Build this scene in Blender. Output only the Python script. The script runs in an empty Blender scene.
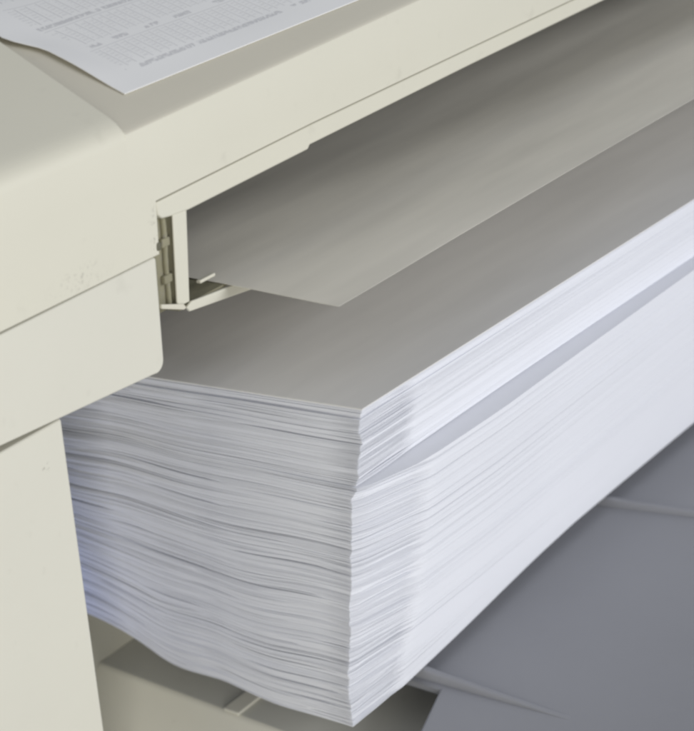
import bpy, bmesh, math, random
import numpy as np
from mathutils import Matrix, Vector

random.seed(7)
rng = np.random.default_rng(11)
scene = bpy.context.scene
col = scene.collection

# ------------------------------------------------------------------ helpers
def tag(o, label=None, cat=None, group=None, kind=None):
    if label: o['label'] = label
    if cat: o['category'] = cat
    if group: o['group'] = group
    if kind: o['kind'] = kind
    return o

def empty(name, loc=(0, 0, 0)):
    o = bpy.data.objects.new(name, None)
    o.location = loc
    o.empty_display_size = .03
    col.objects.link(o)
    return o

def mesh_obj(name, verts, faces, mat, parent=None, smooth=True, angle=32, bevel=0, seg=2):
    me = bpy.data.meshes.new(name)
    me.from_pydata([tuple(map(float, v)) for v in verts], [], [tuple(map(int, f)) for f in faces])
    bm = bmesh.new(); bm.from_mesh(me)
    bmesh.ops.recalc_face_normals(bm, faces=bm.faces)
    bm.to_mesh(me); bm.free()
    if smooth:
        me.polygons.foreach_set('use_smooth', [True] * len(me.polygons))
        me.set_sharp_from_angle(angle=math.radians(angle))
    me.materials.append(mat)
    o = bpy.data.objects.new(name, me)
    col.objects.link(o)
    if parent is not None: o.parent = parent
    if bevel:
        m = o.modifiers.new('edge_round', 'BEVEL')
        m.width = bevel; m.segments = seg; m.limit_method = 'ANGLE'; m.angle_limit = math.radians(40)
        m.harden_normals = False
    return o

def box(name, lo, hi, mat, parent=None, bevel=.001, seg=2):
    (a, b, c), (d, e, f) = lo, hi
    v = [(a,b,c),(d,b,c),(d,e,c),(a,e,c),(a,b,f),(d,b,f),(d,e,f),(a,e,f)]
    fs = [(0,3,2,1),(4,5,6,7),(0,1,5,4),(1,2,6,5),(2,3,7,6),(3,0,4,7)]
    return mesh_obj(name, v, fs, mat, parent, bevel=bevel, seg=seg)

def prism_xz(name, poly, y0, y1, mat, parent=None, bevel=.0008):
    """an outline in the x-z plane with thickness from y0 back to y1"""
    n = len(poly)
    v = [(x, y0, z) for x, z in poly] + [(x, y1, z) for x, z in poly]
    fs = [tuple(range(n)), tuple(range(2*n-1, n-1, -1))]
    fs += [(i, (i+1) % n, n + (i+1) % n, n + i) for i in range(n)]
    return mesh_obj(name, v, fs, mat, parent, bevel=bevel)

def loft(name, sections, mat, parent=None, cap=True, angle=32):
    n = len(sections[0]); v = [p for s in sections for p in s]; fs = []
    for k in range(len(sections) - 1):
        for i in range(n):
            a, b = k*n + i, k*n + (i+1) % n
            fs.append((a, b, b + n, a + n))
    if cap:
        fs.append(tuple(range(n))); fs.append(tuple(range(len(v)-1, len(v)-n-1, -1)))
    return mesh_obj(name, v, fs, mat, parent, angle=angle)

def ss(a, b, t):
    t = np.clip((np.asarray(t, float) - a) / (b - a), 0, 1)
    return t * t * (3 - 2 * t)

# ------------------------------------------------------------------ materials
def new_mat(name):
    m = bpy.data.materials.new(name); m.use_nodes = True
    nt = m.node_tree
    return m, nt, nt.nodes['Principled BSDF']

def plastic(name, rgb, rough=.45, var=.05, dirt=0.0, bump=.035, scale=700, scuffs=()):
    m, nt, p = new_mat(name)
    tc = nt.nodes.new('ShaderNodeTexCoord')
    n1 = nt.nodes.new('ShaderNodeTexNoise'); n1.inputs['Scale'].default_value = 9; n1.inputs['Detail'].default_value = 6
    n1.inputs['Roughness'].default_value = .6
    nt.links.new(tc.outputs['Object'], n1.inputs['Vector'])
    mix = nt.nodes.new('ShaderNodeMix'); mix.data_type = 'RGBA'
    mix.inputs['A'].default_value = (*[c * (1 - var) for c in rgb], 1)
    mix.inputs['B'].default_value = (*[min(1, c * (1 + var)) for c in rgb], 1)
    nt.links.new(n1.outputs['Fac'], mix.inputs['Factor'])
    out = mix.outputs['Result']
    if dirt:
        n2 = nt.nodes.new('ShaderNodeTexNoise'); n2.inputs['Scale'].default_value = 55; n2.inputs['Detail'].default_value = 4
        nt.links.new(tc.outputs['Object'], n2.inputs['Vector'])
        r = nt.nodes.new('ShaderNodeMapRange'); r.inputs['From Min'].default_value = .66; r.inputs['From Max'].default_value = .8
        r.inputs['To Max'].default_value = dirt
        nt.links.new(n2.outputs['Fac'], r.inputs['Value'])
        mx = nt.nodes.new('ShaderNodeMix'); mx.data_type = 'RGBA'
        nt.links.new(r.outputs['Result'], mx.inputs['Factor']); nt.links.new(out, mx.inputs['A'])
        mx.inputs['B'].default_value = (.22, .2, .15, 1)
        out = mx.outputs['Result']
    for (cx_, cy_, cz_, rx, rz, amt) in scuffs:                    # small worn, grubby spots with a place of their own
        mp = nt.nodes.new('ShaderNodeMapping'); mp.vector_type = 'POINT'
        mp.inputs['Location'].default_value = (-cx_ / rx, -cy_ / .03, -cz_ / rz)
        mp.inputs['Scale'].default_value = (1 / rx, 1 / .03, 1 / rz)
        nt.links.new(tc.outputs['Object'], mp.inputs['Vector'])
        gr = nt.nodes.new('ShaderNodeTexGradient'); gr.gradient_type = 'SPHERICAL'
        nt.links.new(mp.outputs['Vector'], gr.inputs['Vector'])
        n4 = nt.nodes.new('ShaderNodeTexNoise'); n4.inputs['Scale'].default_value = 420; n4.inputs['Detail'].default_value = 5
        nt.links.new(tc.outputs['Object'], n4.inputs['Vector'])
        r4 = nt.nodes.new('ShaderNodeMapRange'); r4.inputs['From Min'].default_value = .54; r4.inputs['From Max'].default_value = .68
        nt.links.new(n4.outputs['Fac'], r4.inputs['Value'])
        m4 = nt.nodes.new('ShaderNodeMath'); m4.operation = 'MULTIPLY'
        nt.links.new(r4.outputs['Result'], m4.inputs[0]); nt.links.new(gr.outputs['Fac'], m4.inputs[1])
        m5 = nt.nodes.new('ShaderNodeMath'); m5.operation = 'MULTIPLY'; m5.inputs[1].default_value = amt; m5.use_clamp = True
        nt.links.new(m4.outputs[0], m5.inputs[0])
        mx = nt.nodes.new('ShaderNodeMix'); mx.data_type = 'RGBA'
        nt.links.new(m5.outputs[0], mx.inputs['Factor']); nt.links.new(out, mx.inputs['A'])
        mx.inputs['B'].default_value = (.25, .235, .19, 1); out = mx.outputs['Result']
    nt.links.new(out, p.inputs['Base Color'])
    p.inputs['Roughness'].default_value = rough
    n3 = nt.nodes.new('ShaderNodeTexNoise'); n3.inputs['Scale'].default_value = scale; n3.inputs['Detail'].default_value = 3
    nt.links.new(tc.outputs['Object'], n3.inputs['Vector'])
    b = nt.nodes.new('ShaderNodeBump'); b.inputs['Strength'].default_value = bump * 4; b.inputs['Distance'].default_value = .0005
    nt.links.new(n3.outputs['Fac'], b.inputs['Height']); nt.links.new(b.outputs['Normal'], p.inputs['Normal'])
    return m

M_CREAM = plastic('cream_plastic', (.69, .668, .56), .5, .03, .12, scuffs=[(-.118, .12, .3600, .034, .009, .5), (-.0475, .12, .366, .006, .020, .8)])
M_PANEL = plastic('cream_panel_plastic', (.69, .672, .58), .5, .03, .10, scuffs=[(-.165, .1235, .258, .006, .004, .8)])
M_TAN = plastic('beige_top_plastic', (.68, .645, .535), .55, .04, .08)
M_DIRTY = plastic('dusty_inner_plastic', (.24, .225, .15), .8, .65, .5, .15, 120, scuffs=[(-.035, .1275, .345, .03, .05, 1.4)])
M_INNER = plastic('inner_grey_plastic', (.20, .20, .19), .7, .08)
M_DARK = plastic('black_rubber', (.03, .03, .03), .6, .1)
M_DARKISH = plastic('grubby_clip_plastic', (.12, .115, .08), .7, .2)
M_TRAY = plastic('tray_grey_plastic', (.278, .282, .304), .42, .05, .06)
M_TRAYSHADE = plastic('tray_floor_painted_shade', (.50, .495, .45), .55, .06, .15)  # front plastic darkened: shade under the stack painted into the pocket floor
M_TRAYF = plastic('tray_front_plastic', (.72, .70, .61), .5, .05, .1)

def paper_mat(name, rgb, streak=.03):
    m, nt, p = new_mat(name)
    tc = nt.nodes.new('ShaderNodeTexCoord')
    mp = nt.nodes.new('ShaderNodeMapping'); mp.inputs['Scale'].default_value = (5, 34, 34)
    n1 = nt.nodes.new('ShaderNodeTexNoise'); n1.inputs['Scale'].default_value = 1.; n1.inputs['Detail'].default_value = 5
    nt.links.new(tc.outputs['Object'], mp.inputs['Vector']); nt.links.new(mp.outputs['Vector'], n1.inputs['Vector'])
    mix = nt.nodes.new('ShaderNodeMix'); mix.data_type = 'RGBA'
    mix.inputs['A'].default_value = (*[c * (1 - streak) for c in rgb], 1)
    mix.inputs['B'].default_value = (*[c * (1 + streak) for c in rgb], 1)
    nt.links.new(n1.outputs['Fac'], mix.inputs['Factor'])
    nt.links.new(mix.outputs['Result'], p.inputs['Base Color'])
    p.inputs['Roughness'].default_value = .75
    p.inputs['Specular IOR Level'].default_value = .25
    return m

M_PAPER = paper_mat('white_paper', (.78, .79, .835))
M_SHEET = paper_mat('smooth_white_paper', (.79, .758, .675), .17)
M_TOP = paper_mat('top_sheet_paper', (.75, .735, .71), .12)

def printed_mat():
    m, nt, p = new_mat('printed_paper')
    L = nt.links.new; N = nt.nodes.new
    def math_(op, a, b=None, c=None):
        n = N('ShaderNodeMath'); n.operation = op
        for i, x in enumerate((a, b, c)):
            if x is None: continue
            if isinstance(x, (int, float)): n.inputs[i].default_value = x
            else: L(x, n.inputs[i])
        return n.outputs[0]
    uv = N('ShaderNodeUVMap'); uv.uv_map = 'page'
    sep = N('ShaderNodeSeparateXYZ'); L(uv.outputs['UV'], sep.inputs['Vector'])
    X, Y = sep.outputs['X'], sep.outputs['Y']           # metres along / up the page
    def band(v, lo, hi): return math_('MULTIPLY', math_('GREATER_THAN', v, lo), math_('LESS_THAN', v, hi))
    inpage = math_('MULTIPLY', band(X, .024, .40), band(Y, .016, .262))
    def noise(sx, sy, off=0.):
        c = N('ShaderNodeCombineXYZ'); L(math_('MULTIPLY', X, sx), c.inputs[0]); L(math_('MULTIPLY', Y, sy), c.inputs[1])
        c.inputs[2].default_value = off
        n = N('ShaderNodeTexNoise'); n.inputs['Scale'].default_value = 1; n.inputs['Detail'].default_value = 2
        L(c.outputs[0], n.inputs['Vector']); return n.outputs['Fac']
    # heading rows every 36 mm: bold words
    hy = math_('MODULO', math_('ADD', Y, .018), .036)
    word = math_('GREATER_THAN', noise(60, 27.8, 3), .46)
    letters = math_('GREATER_THAN', noise(700, 300, 1), .44)
    head = math_('MULTIPLY', math_('MULTIPLY', band(hy, .0, .0042), word), letters)
    # short columns of small figures between the headings
    cx = math_('MODULO', X, .0078)
    cell = math_('GREATER_THAN', noise(128, 27.8, 9), .38)
    fig = math_('MULTIPLY', band(cx, .001, .0052), band(hy, .0075, .031))
    line = math_('LESS_THAN', math_('MODULO', Y, .0034), .0017)
    fig = math_('MULTIPLY', math_('MULTIPLY', fig, line), math_('MULTIPLY', cell, math_('GREATER_THAN', noise(900, 310, 5), .45)))
    rule = math_('MULTIPLY', math_('LESS_THAN', math_('ABSOLUTE', math_('SUBTRACT', cx, .0066)), .00028), band(hy, .0065, .032))
    rule2 = math_('LESS_THAN', math_('ABSOLUTE', math_('SUBTRACT', hy, .0335)), .0003)
    ink = math_('MAXIMUM', math_('MULTIPLY', head, .45), math_('MAXIMUM', math_('MULTIPLY', fig, .22), math_('MAXIMUM', math_('MULTIPLY', rule, .6), math_('MULTIPLY', rule2, .4))))
    ink = math_('MULTIPLY', ink, inpage)
    mix = N('ShaderNodeMix'); mix.data_type = 'RGBA'
    mix.inputs['A'].default_value = (.90, .90, .89, 1); mix.inputs['B'].default_value = (.36, .36, .39, 1)
    L(ink, mix.inputs['Factor']); L(mix.outputs['Result'], p.inputs['Base Color'])
    p.inputs['Roughness'].default_value = .6
    return m
M_PRINT = printed_mat()

# ------------------------------------------------------------------ printer
printer = tag(empty('printer', (0, .3, -.4)),
              'cream plastic wide printer body whose long overhanging crossbar reaches over the paper stack', 'printer')
def into(o, par=printer):
    o.parent = par; o.matrix_parent_inverse = Matrix.Translation(par.location).inverted(); return o

def zt(x): return .4268 + .016 * (min(max(x, -.1), .32) + .04)     # top front edge of the crossbar
CY = [(.12, .4000), (.12, .4215), (.1206, .4252), (.1226, .4288), (.1262, .4322), (.131, .4352), (.136, .4378), (.170, .4553), (.2168, .4795), (.43, .59), (.43, .4000)]
def cover_sec(x, zb):
    lift = .010 * max(0, -.08 - x)
    return [(.12, zb)] + [(y, z + (lift if 1 <= i < 9 else 0)) for i, (y, z) in enumerate(CY)] + [(.43, zb)]
def beam_sec(x, zb):
    z = zt(x)
    r = [(.12, .4000), (.12, z - .0016), (.1203, z - .0007), (.1210, z), (.1222, z + .0007), (.126, z + .0024), (.150, z + .0120), (.18, z + .0240), (.25, z + .0520), (.43, z + .1240), (.43, .4000)]
    return [(.12, zb)] + r + [(.43, zb)]
def at_x(x, r): return [(x, y, z) for y, z in r]
secs = [at_x(x, cover_sec(x, z)) for x, z in ((-.75, .3530), (-.40, .3530), (-.20, .3530), (-.09, .3522), (-.0674, .3522), (-.0666, .3522))]
secs += [at_x(x, beam_sec(x, z)) for x, z in ((-.0660, .3522), (-.0652, .3522), (-.0447, .3520), (-.0440, .3832), (.02, .3842), (.12, .3858), (.32, .3863), (1.6, .3865))]
hs = into(loft('upper_housing', secs, M_CREAM, angle=24))
hs.data.materials.append(M_TAN)
for pg in hs.data.polygons:
    if pg.normal.z > .6 and pg.center.x > -.0655: pg.material_index = 1
# sheet-metal lip under the crossbar, with its step
lip = [(-.0432, .3820), (-.0424, .3744), (-.0385, .3714), (-.030, .3702), (-.012, .3690), (.1150, .3705), (.1172, .3728), (.32, .3745), (1.6, .376), (1.6, .3855), (.32, .3853), (.12, .3848)]
into(prism_xz('crossbar_lip', lip, .1206, .150, M_CREAM, bevel=.0008))
# lower front panel with a rounded corner
lp = [(-.75, .3521), (-.75, .297), (-.2033, .2885), (-.0600, .2795)]
for a in range(0, 91, 15):
    t = math.radians(a); lp.append((-.0555 + .0075 * math.sin(t), .2865 - .0075 * math.cos(t)))
lp += [(-.0478, .3500), (-.0490, .3513)]
into(prism_xz('lower_panel', lp, .1203, .40, M_PANEL, bevel=.0012))
# side column: slightly recessed
into(box('side_panel', (-.75, .1235, -.42), (-.1457, .30, .2830), M_PANEL, bevel=.0012))
# inside: back wall, ceiling of the slot
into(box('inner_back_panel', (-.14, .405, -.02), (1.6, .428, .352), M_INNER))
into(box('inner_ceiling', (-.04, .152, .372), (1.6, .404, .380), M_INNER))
# bracket at the left end of the slot
def quad_box(name, front, y0, y1, mat, bevel=.0006):
    return into(prism_xz(name, front, y0, y1, mat, bevel=bevel))
quad_box('bracket', [(-.0292, .3135), (-.0168, .3130), (-.0140, .3700), (-.0275, .3710)], .1212, .1228, M_CREAM)
into(box('bracket_shelf', (-.0270, .1218, .3100), (.075, .165, .3122), M_DIRTY, bevel=.0005))
quad_box('bracket_edge', [(-.0226, .3112), (-.0200, .3078), (.076, .2968), (.076, .3052), (-.0170, .3136)], .1188, .1211, M_CREAM)
quad_box('bracket_foot', [(-.0470, .3186), (-.0470, .3214), (-.0255, .3146), (-.0228, .3114), (-.0255, .3108)], .1190, .1211, M_TAN, .0004)
into(box('bracket_backing', (-.0520, .1275, .3125), (-.0200, .1300, .372), M_DIRTY, bevel=.0005))
hp = []
for k in range(26):
    z = .3135 + k * .0023; r = .0017 + .0003 * random.random()
    cx0 = -.0318 + .0003 * math.sin(k * .4)
    hp.append([(cx0 + r * math.cos(2 * math.pi * t / 10), .1262 + r * math.sin(2 * math.pi * t / 10), z) for t in range(10)])
into(loft('hinge_pin', hp, M_DIRTY, angle=60))
for zz in (.3300, .3525):
    into(box('hinge_knuckle', (-.0368, .1236, zz), (-.0290, .1272, zz + .0055), M_DIRTY, bevel=.0009))
into(box('bracket_tab', (.0060, .1300, .3165), (.022, .1340, .3188), M_CREAM, bevel=.0006))
into(box('latch_clip', (-.0468, .1190, .3540), (-.0425, .1230, .3592), M_DARKISH, bevel=.0014, seg=3))

# ------------------------------------------------------------------ the paper stack
N = 282
H = .25
L0, W0 = 1.05, .31
ux = np.concatenate([np.linspace(0, .1, 15), np.linspace(.115, .3, 10), np.linspace(.36, L0, 9)])
vy = np.concatenate([np.linspace(0, .012, 4), np.linspace(.020, .29, 60), [W0]])
UX, VY = np.meshgrid(ux, vy, indexing='ij')
nu, nv = UX.shape

def corr(n, s, k=None):
    """smooth random row of length n with correlation length s, unit variance"""
    x = rng.standard_normal(n + 8 * int(s + 1))
    w = np.exp(-.5 * (np.arange(-int(4 * s) - 1, int(4 * s) + 2) / s) ** 2)
    y = np.convolve(x, w, 'same')[4 * int(s + 1): 4 * int(s + 1) + n]
    return y / (w @ w) ** .5

def field(n, m, s, t):
    """n x m random field: correlation s down the stack, t along the sheet"""
    a = np.array([corr(m, t) for _ in range(n + 8 * int(s + 1))])
    w = np.exp(-.5 * (np.arange(-int(4 * s) - 1, int(4 * s) + 2) / s) ** 2); 
    out = np.array([np.convolve(a[:, j], w, 'same') for j in range(m)]).T[4 * int(s + 1): 4 * int(s + 1) + n]
    return out / (w @ w) ** .5

zb_y = np.array([-.05, 0, .038, .071, .100, .125, .169, .190, .205, .222, .240, .264, .31, .5])
zb_z = np.array([-.0013, -.0013, -.0040, -.0068, -.0050, -.0012, -.0040, -.0015, .0040, .0085, .0118, .0149, .019, .02])
zb_yy = np.linspace(-.06, .4, 231)
zb_zz = np.interp(zb_yy, zb_y, zb_z)
_k = np.exp(-.5 * (np.arange(-12, 13) / 4.) ** 2); _k /= _k.sum()
zb_zz = np.convolve(np.pad(zb_zz, 12, 'edge'), _k, 'valid')
def bottom(x, y):
    return np.interp(y, zb_yy, zb_zz) * (1 - ss(.05, .35, x)) + ss(.02, .12, x) * .0010

PX_ = [0, .006, .042, .066, .15, .32, .48, 1.2]
PP_ = [0, .0035, .011, .016, .0185, .0165, .0135, .009]
def level(h, x, y):
    """height of the paper that nominally lies h above the tray at (x, y)"""
    f = h / H
    zb = bottom(x, y)
    z = h + zb * (1 - f) ** 1.6
    env = np.sin(np.pi * np.clip(f, 0, 1))
    z = z + env * (.0016 * np.sin(y * 26 + 1.0 + h * 9) + .0013 * np.sin(y * 47 + 2.2 - h * 22) - .028 * (y - .03) * (1 - f) * 0
                   + .0012 * np.sin(x * 9 + h * 30))
    z = z - f * (.0145 * np.clip(x, 0, .7))
    if h < .1975:                                                    # upper edge of the lower bundle slumps
        p = np.interp(x, PX_, PP_)
        z = z - .22 * np.clip(.004 - y, 0, p + .003) * ss(.05, .195, h)
    return z

pitch = H / N
# in-and-out of each edge
jx = .00034 * field(N, nv, .6, 7) + .00055 * field(N, nv, 1.6, 10) + .0003 * field(N, nv, 6, 24)
deep = (rng.random(N) < .22)
dm = np.clip(field(N, nv, .6, 8) - .25, 0, 2.0)
jx += (deep[:, None] * .0021 + .0004) * dm
jy = .00010 * field(N, nu, .7, 4) + .00016 * field(N, nu, 2.5, 6) + .0004 * field(N, nu, 8, 8)
cornery = .00035 * field(N, nu, .6, 3) + .00055 * field(N, nu, 2.0, 5)
gap = .06 + .10 * np.clip(field(N, nv, .6, 8), 0, 3)
gap += deep[:, None] * np.clip(.35 * field(N, nv, .6, 9), 0, .5)
cgap = .16 + .16 * np.abs(rng.standard_normal(N))
gap = np.clip(gap, .015, .7)

def sheet(i):
    h0, h1 = i * pitch, (i + 1) * pitch
    h = .5 * (h0 + h1); top_left = (N - 1 - i)
    # end edge (facing -x)
    x_end = jx[i] * (.5 + .5 * ss(-.002, .03, vy))
    x_end -= .0064 * ss(.204, .190, h) * ss(.0, .05, h + .012) + .0004
    x_end += .005 * ss(.10, .0, h) * ss(.15, .28, vy)               # bottom left corner tucks in
    # long edge (facing -y): the lower bundle stands out under the ledge, then leans back in towards the tray
    y_e = jy[i] + cornery[i] * (1 - ss(.050, .062, ux)) * (.45 + .55 * ss(0, .02, ux))
    p = np.interp(ux, PX_, PP_)
    y_e -= p * (1. if h < .1975 else 0.) * (.30 * ss(.0, .195, h) + .70 * ss(-.03, .10, h))
    y_e += .0012 * (1 - ss(.052, .064, ux)) * ss(.198, .19, h)
    y_e += .016 * ss(.02, .40, ux) * ss(.075, .0, h) ** 1.6          # lowest sheets curl under
    if .1975 < h < .2005: x_end += .0013 * ss(.14, .03, vy) * ss(-.01, .01, vy); y_e += .0012
    if i == N - 1: x_end[:] = -.0010 + .0002 * corr(nv, 9); y_e[:] = -.0010
    if i in (N - 2, N - 3): x_end[:] = .0002 * corr(nv, 9) - (.0008 if i == N - 2 else .0014); y_e[:] = -.0006 if i == N - 2 else -.0009
    if N - 9 <= i <= N - 7: x_end += .0024; y_e += .0010 * (1 - ss(.1, .3, ux))
    if N - 20 <= i <= N - 18: y_e += .0013 * (1 - ss(.055, .085, ux)); x_end += .0010
    fu = 1 - UX / L0; fv = 1 - VY / W0
    X = UX + x_end[None, :] * fu ** 8
    Y = VY + y_e[:, None] * fv ** 8
    zt_ = level(h1, X, Y); zb_ = level(h0, X, Y)
    g = gap[i][None, :] * ss(.5, .02, UX) + .04 * (1 - ss(.5, .02, UX))
    g = np.minimum(g + cgap[i] * (1 - ss(.050, .066, UX)) * ss(.03, .0, VY), .8)
    if i >= N - 3: g = np.full_like(UX, .12)
    zt_ = zb_ + (zt_ - zb_) * (1 - g)
    return X, Y, zt_, zb_

idx = np.arange(nu * nv).reshape(nu, nv)
K = nu * nv
q = np.stack([idx[:-1, :-1], idx[1:, :-1], idx[1:, 1:], idx[:-1, 1:]], -1).reshape(-1, 4)
per = np.concatenate([idx[:-1, 0], idx[-1, :-1], idx[:0:-1, -1], idx[0, :0:-1]])
pn = np.roll(per, -1)
side = np.stack([pn, per, per + K, pn + K], -1)
FACES = np.concatenate([q, q[:, ::-1] + K, side])
FN = len(FACES)
smooth_flags = np.ones(FN, bool)

def sheet_obj(i):
    X, Y, zt_, zb_ = sheet(i)
    co = np.concatenate([np.stack([X, Y, zt_], -1).reshape(-1, 3), np.stack([X, Y, zb_], -1).reshape(-1, 3)])
    # the sheet's origin lies at its own near corner
    org = co[K].copy(); co -= org
    me = bpy.data.meshes.new('paper_sheet')
    me.vertices.add(len(co)); me.vertices.foreach_set('co', co.astype(np.float32).ravel())
    me.loops.add(FN * 4); me.loops.foreach_set('vertex_index', FACES[:, ::-1].astype(np.int32).ravel() if False else FACES.astype(np.int32).ravel())
    me.polygons.add(FN); me.polygons.foreach_set('loop_start', np.arange(0, FN * 4, 4, dtype=np.int32))
    me.polygons.foreach_set('use_smooth', smooth_flags)
    me.update(calc_edges=True); me.validate()
    me.set_sharp_from_angle(angle=math.radians(40))
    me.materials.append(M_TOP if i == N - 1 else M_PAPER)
    o = bpy.data.objects.new('paper_sheet', me); o.location = [float(c) for c in org]
    col.objects.link(o)
    return o

G_UP = 'white sheets of the upper bundle in the tall paper stack'
G_LO = 'white sheets of the lower bundle in the tall paper stack'
for i in range(N - 1, -1, -1):
    o = sheet_obj(i); h = (i + .5) * pitch
    if i == N - 1: l, g = 'topmost sheet of the tall stack, its wide grey face lying in shade', G_UP
    elif i == N - 2: l, g = 'second sheet from the top of the tall white stack, straight clean edge', G_UP
    elif i == N - 3: l, g = 'third sheet down from the grey top of the stack, above the first dark groove', G_UP
    elif i == 0: l, g = 'lowest sheet of the tall white stack, bowed above the tray', G_LO
    elif h > .192: l, g = 'thin white sheet packed in the upper bundle, above the grey sloping ledge of the stack', G_UP
    else: l, g = 'thin white sheet packed in the lower bundle, under the grey sloping ledge of the stack', G_LO
    tag(o, l, 'paper', g)

# ------------------------------------------------------------------ sheet sliding out above the stack
def thin_sheet(name, P, t, mat, uvs=None):
    """P: nu x nv x 3 grid of the top side; t: thickness"""
    a, b = P.shape[:2]; k = a * b
    co = np.concatenate([P.reshape(-1, 3), (P - np.array([0, 0, t])).reshape(-1, 3)])
    ii = np.arange(k).reshape(a, b)
    qq = np.stack([ii[:-1, :-1], ii[1:, :-1], ii[1:, 1:], ii[:-1, 1:]], -1).reshape(-1, 4)
    pr = np.concatenate([ii[:-1, 0], ii[-1, :-1], ii[:0:-1, -1], ii[0, :0:-1]]); pp = np.roll(pr, -1)
    sd = np.stack([pp, pr, pr + k, pp + k], -1)
    fs = np.concatenate([qq, qq[:, ::-1] + k, sd])
    org = co.mean(0); org[2] = co[:, 2].min()
    o = mesh_obj(name, co - org, fs, mat, angle=40)
    o.location = [float(c) for c in org]
    if uvs is not None:
        ul = o.data.uv_layers.new(name='page'); u2 = np.concatenate([uvs.reshape(-1, 2)] * 2)
        li = np.empty(len(o.data.loops), np.int32); o.data.loops.foreach_get('vertex_index', li)
        ul.data.foreach_set('uv', u2[li].astype(np.float32).ravel())
    return o

fu_, fv_ = np.linspace(0, 1.15, 60), np.linspace(0, .37, 40)
FU, FV = np.meshgrid(fu_, fv_, indexing='ij')
FX = .0068 + FU + FV * .135 * ss(.6, 0, FU)
FZ0 = .0; FY = .0222 - .004 * FU + FV
FZ = .3120 + .0016 * np.sin(FU * 7 + FV * 9) * ss(0, .2, FV) + .0011 * np.sin(FV * 38 + FU * 5) * ss(.0, .12, FU) - .0028 * ss(.11, -.03, FV)
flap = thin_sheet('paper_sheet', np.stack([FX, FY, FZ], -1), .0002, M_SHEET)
tag(flap, 'single pale sheet sliding out under the crossbar, hanging above the stack', 'paper')

# ------------------------------------------------------------------ printed page on the sloping top
pu, pv = np.linspace(0, .40, 50), np.linspace(0, .28, 40)
PU, PV = np.meshgrid(pu, pv, indexing='ij')
slope = math.atan(.4)
PX = -.0307 + PU - .016 * PV - .013 * ss(.065, .098, PV) * ss(.05, 0, PU)
PY0 = .1500 - .031 * PU
PY = PY0 + PV * math.cos(slope)
ZT = np.vectorize(zt)(PX)
PZ = ZT + .4 * (PY - .12) + .0011
PZ += .0022 * ss(.022, .0, PU) * ss(.0, .05, PV) + .0006 * np.sin(PU * 30) * ss(0, .03, PV) ** 2
PZ += .0045 * ss(.05, .0, PU) * ss(.07, .14, PV)
page = thin_sheet('printed_page', np.stack([PX, PY, PZ], -1), .0004, M_PRINT, np.stack([PU, PV], -1))
tag(page, 'white page printed with small grey tables, lying curled on the sloping printer top', 'printed page')

# ------------------------------------------------------------------ tray
tray = tag(empty('paper_tray', (.4, 0, -.42)), 'grey plastic tray with raised ribs carrying the tall paper stack', 'tray')
def prism_xy(name, poly, z0, z1, mat, parent, bevel=.002):
    n = len(poly)
    v = [(x, y, z0) for x, y in poly] + [(x, y, z1) for x, y in poly]
    fs = [tuple(range(n)), tuple(range(2*n-1, n-1, -1))] + [(i, (i+1) % n, n + (i+1) % n, n + i) for i in range(n)]
    return into(mesh_obj(name, v, fs, mat, None, bevel=bevel), parent)
# plate with the cut-out under the end of the stack
prism_xy('tray_plate', [(.0870, .404), (.0870, -.0195), (.0300, -.0368), (-.030, -.0550), (-.030, -.62), (1.5, -.62), (1.5, .404)], -.0172, -.0100, M_TRAY, tray, .0018)
fp = [(.0170, -.0535), (.0185, -.0514), (.0215, -.0502), (.16, -.0500), (.16, -.0600), (.06, -.42), (-.16, -.42), (-.150, -.22), (.0100, -.0640)]
fpo = into(loft('front_panel', [[(x, y, z) for x, z in fp] for y in (-.045, .2935)], M_TRAYF, angle=45), tray)
fpo.data.materials.append(M_TRAYSHADE)
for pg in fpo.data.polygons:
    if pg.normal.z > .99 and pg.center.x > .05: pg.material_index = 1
into(box('tray_base', (.165, -.60, -.42), (1.49, .40, -.0175), M_TRAY, bevel=.001), tray)
def rib(x0, y0, z0, x1, y1, z1, yb, w=.0075):
    pts = []
    secs = []
    for k in range(9):
        t = k / 8
        secs.append((x0 + (x1 - x0) * t, y0 + (y1 - y0) * t, z0 + (z1 - z0) * t ** 1.0, w * (1 - .35 * t)))
    secs.insert(0, (x0, yb, z0, w))
    out = []
    for x, y, z, ww in secs:
        zb = -.0106; hh = max(z - zb, .0008)
        out.append([(x - ww*.54, y, zb), (x - ww*.5, y, zb + hh*.8), (x - ww*.32, y, zb + hh), (x + ww*.32, y, zb + hh), (x + ww*.5, y, zb + hh*.8), (x + ww*.54, y, zb)])
    return into(loft('rib', out, M_TRAY, angle=50), tray)
rib(.0965, .001, -.0016, .0995, -.1165, -.0100, .34)
rib(.4240, .008, -.0026, .4480, -.1700, -.0100, .34, .007)
rib(.7500, .008, -.0020, .7700, -.1700, -.0100, .34)
into(box('guide_strip', (.0185, .1270, -.0501), (.11, .1430, -.0470), M_TRAYF, bevel=.0008), tray)
into(box('end_stop', (-.14, .294, -.34), (.6, .300, .012), M_PANEL, bevel=.001), tray)

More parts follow.
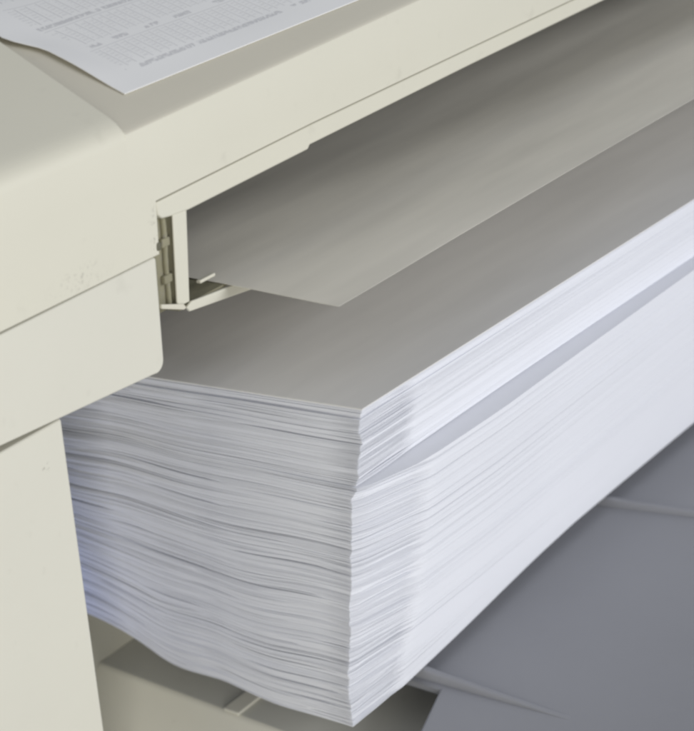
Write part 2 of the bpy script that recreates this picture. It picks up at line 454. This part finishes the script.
# ------------------------------------------------------------------ camera
cam = bpy.data.cameras.new('camera')
co = bpy.data.objects.new('camera', cam); col.objects.link(co)
Wm = ((0.7333513465989302, 0.5327957519833866, -0.42228484357124785),
      (-0.6505554627000001, 0.3695903869331205, -0.6634610281228391),
      (-0.19741679865888906, 0.7612697501904852, 0.6176527949035703))
mw = Matrix([[*Wm[0], -0.67486481], [*Wm[1], -0.43787991], [*Wm[2], 0.57399879], [0, 0, 0, 1]])
co.matrix_world = mw
cam.sensor_fit = 'HORIZONTAL'; cam.sensor_width = 36
cam.lens = 36 * 1203.1777 / 694
cam.shift_x = (347 + 63.334854544017446) / 694
cam.shift_y = (834.2308917697153 - 365.5) / 694
cam.clip_start = .01; cam.clip_end = 100
cam.dof.use_dof = True
fd = -(mw.inverted() @ Vector((0, 0, .14))).z
cam.dof.focus_distance = fd; cam.dof.aperture_fstop = 7
scene.camera = co

# ------------------------------------------------------------------ light
w = bpy.data.worlds.new('World'); scene.world = w; w.use_nodes = True
bg = w.node_tree.nodes['Background']
bg.inputs['Color'].default_value = (.91, .95, 1.03, 1); bg.inputs['Strength'].default_value = .265

def area(name, loc, aim, sx, sy, power, colr):
    l = bpy.data.lights.new(name, 'AREA'); l.shape = 'RECTANGLE'; l.size = sx; l.size_y = sy
    l.energy = power; l.color = colr
    o = bpy.data.objects.new(name, l); col.objects.link(o); o.location = loc
    o.rotation_euler = (Vector(aim) - Vector(loc)).to_track_quat('-Z', 'Y').to_euler()
    return o
area('window_light', (.55, -2.3, 1.00), (.3, 0, .2), 2.2, 1.3, 42, (.955, .968, 1))
area('room_light', (-1.8, -1.4, .45), (0, .1, .10), .6, 1.1, 22, (1, .975, .90))
area('added_blue_light', (-.10, .40, .03), (0, .25, .035), .08, .08, .16, (.42, .52, 1))  # small lamp added out of view behind the column, tints the stack end blue

scene.view_settings.view_transform = 'Standard'
scene.view_settings.look = 'None'
scene.view_settings.gamma = 1
scene.view_settings.exposure = 0
scene.render.engine = 'CYCLES'
scene.cycles.use_denoising = True
scene.cycles.filter_width = 2.9
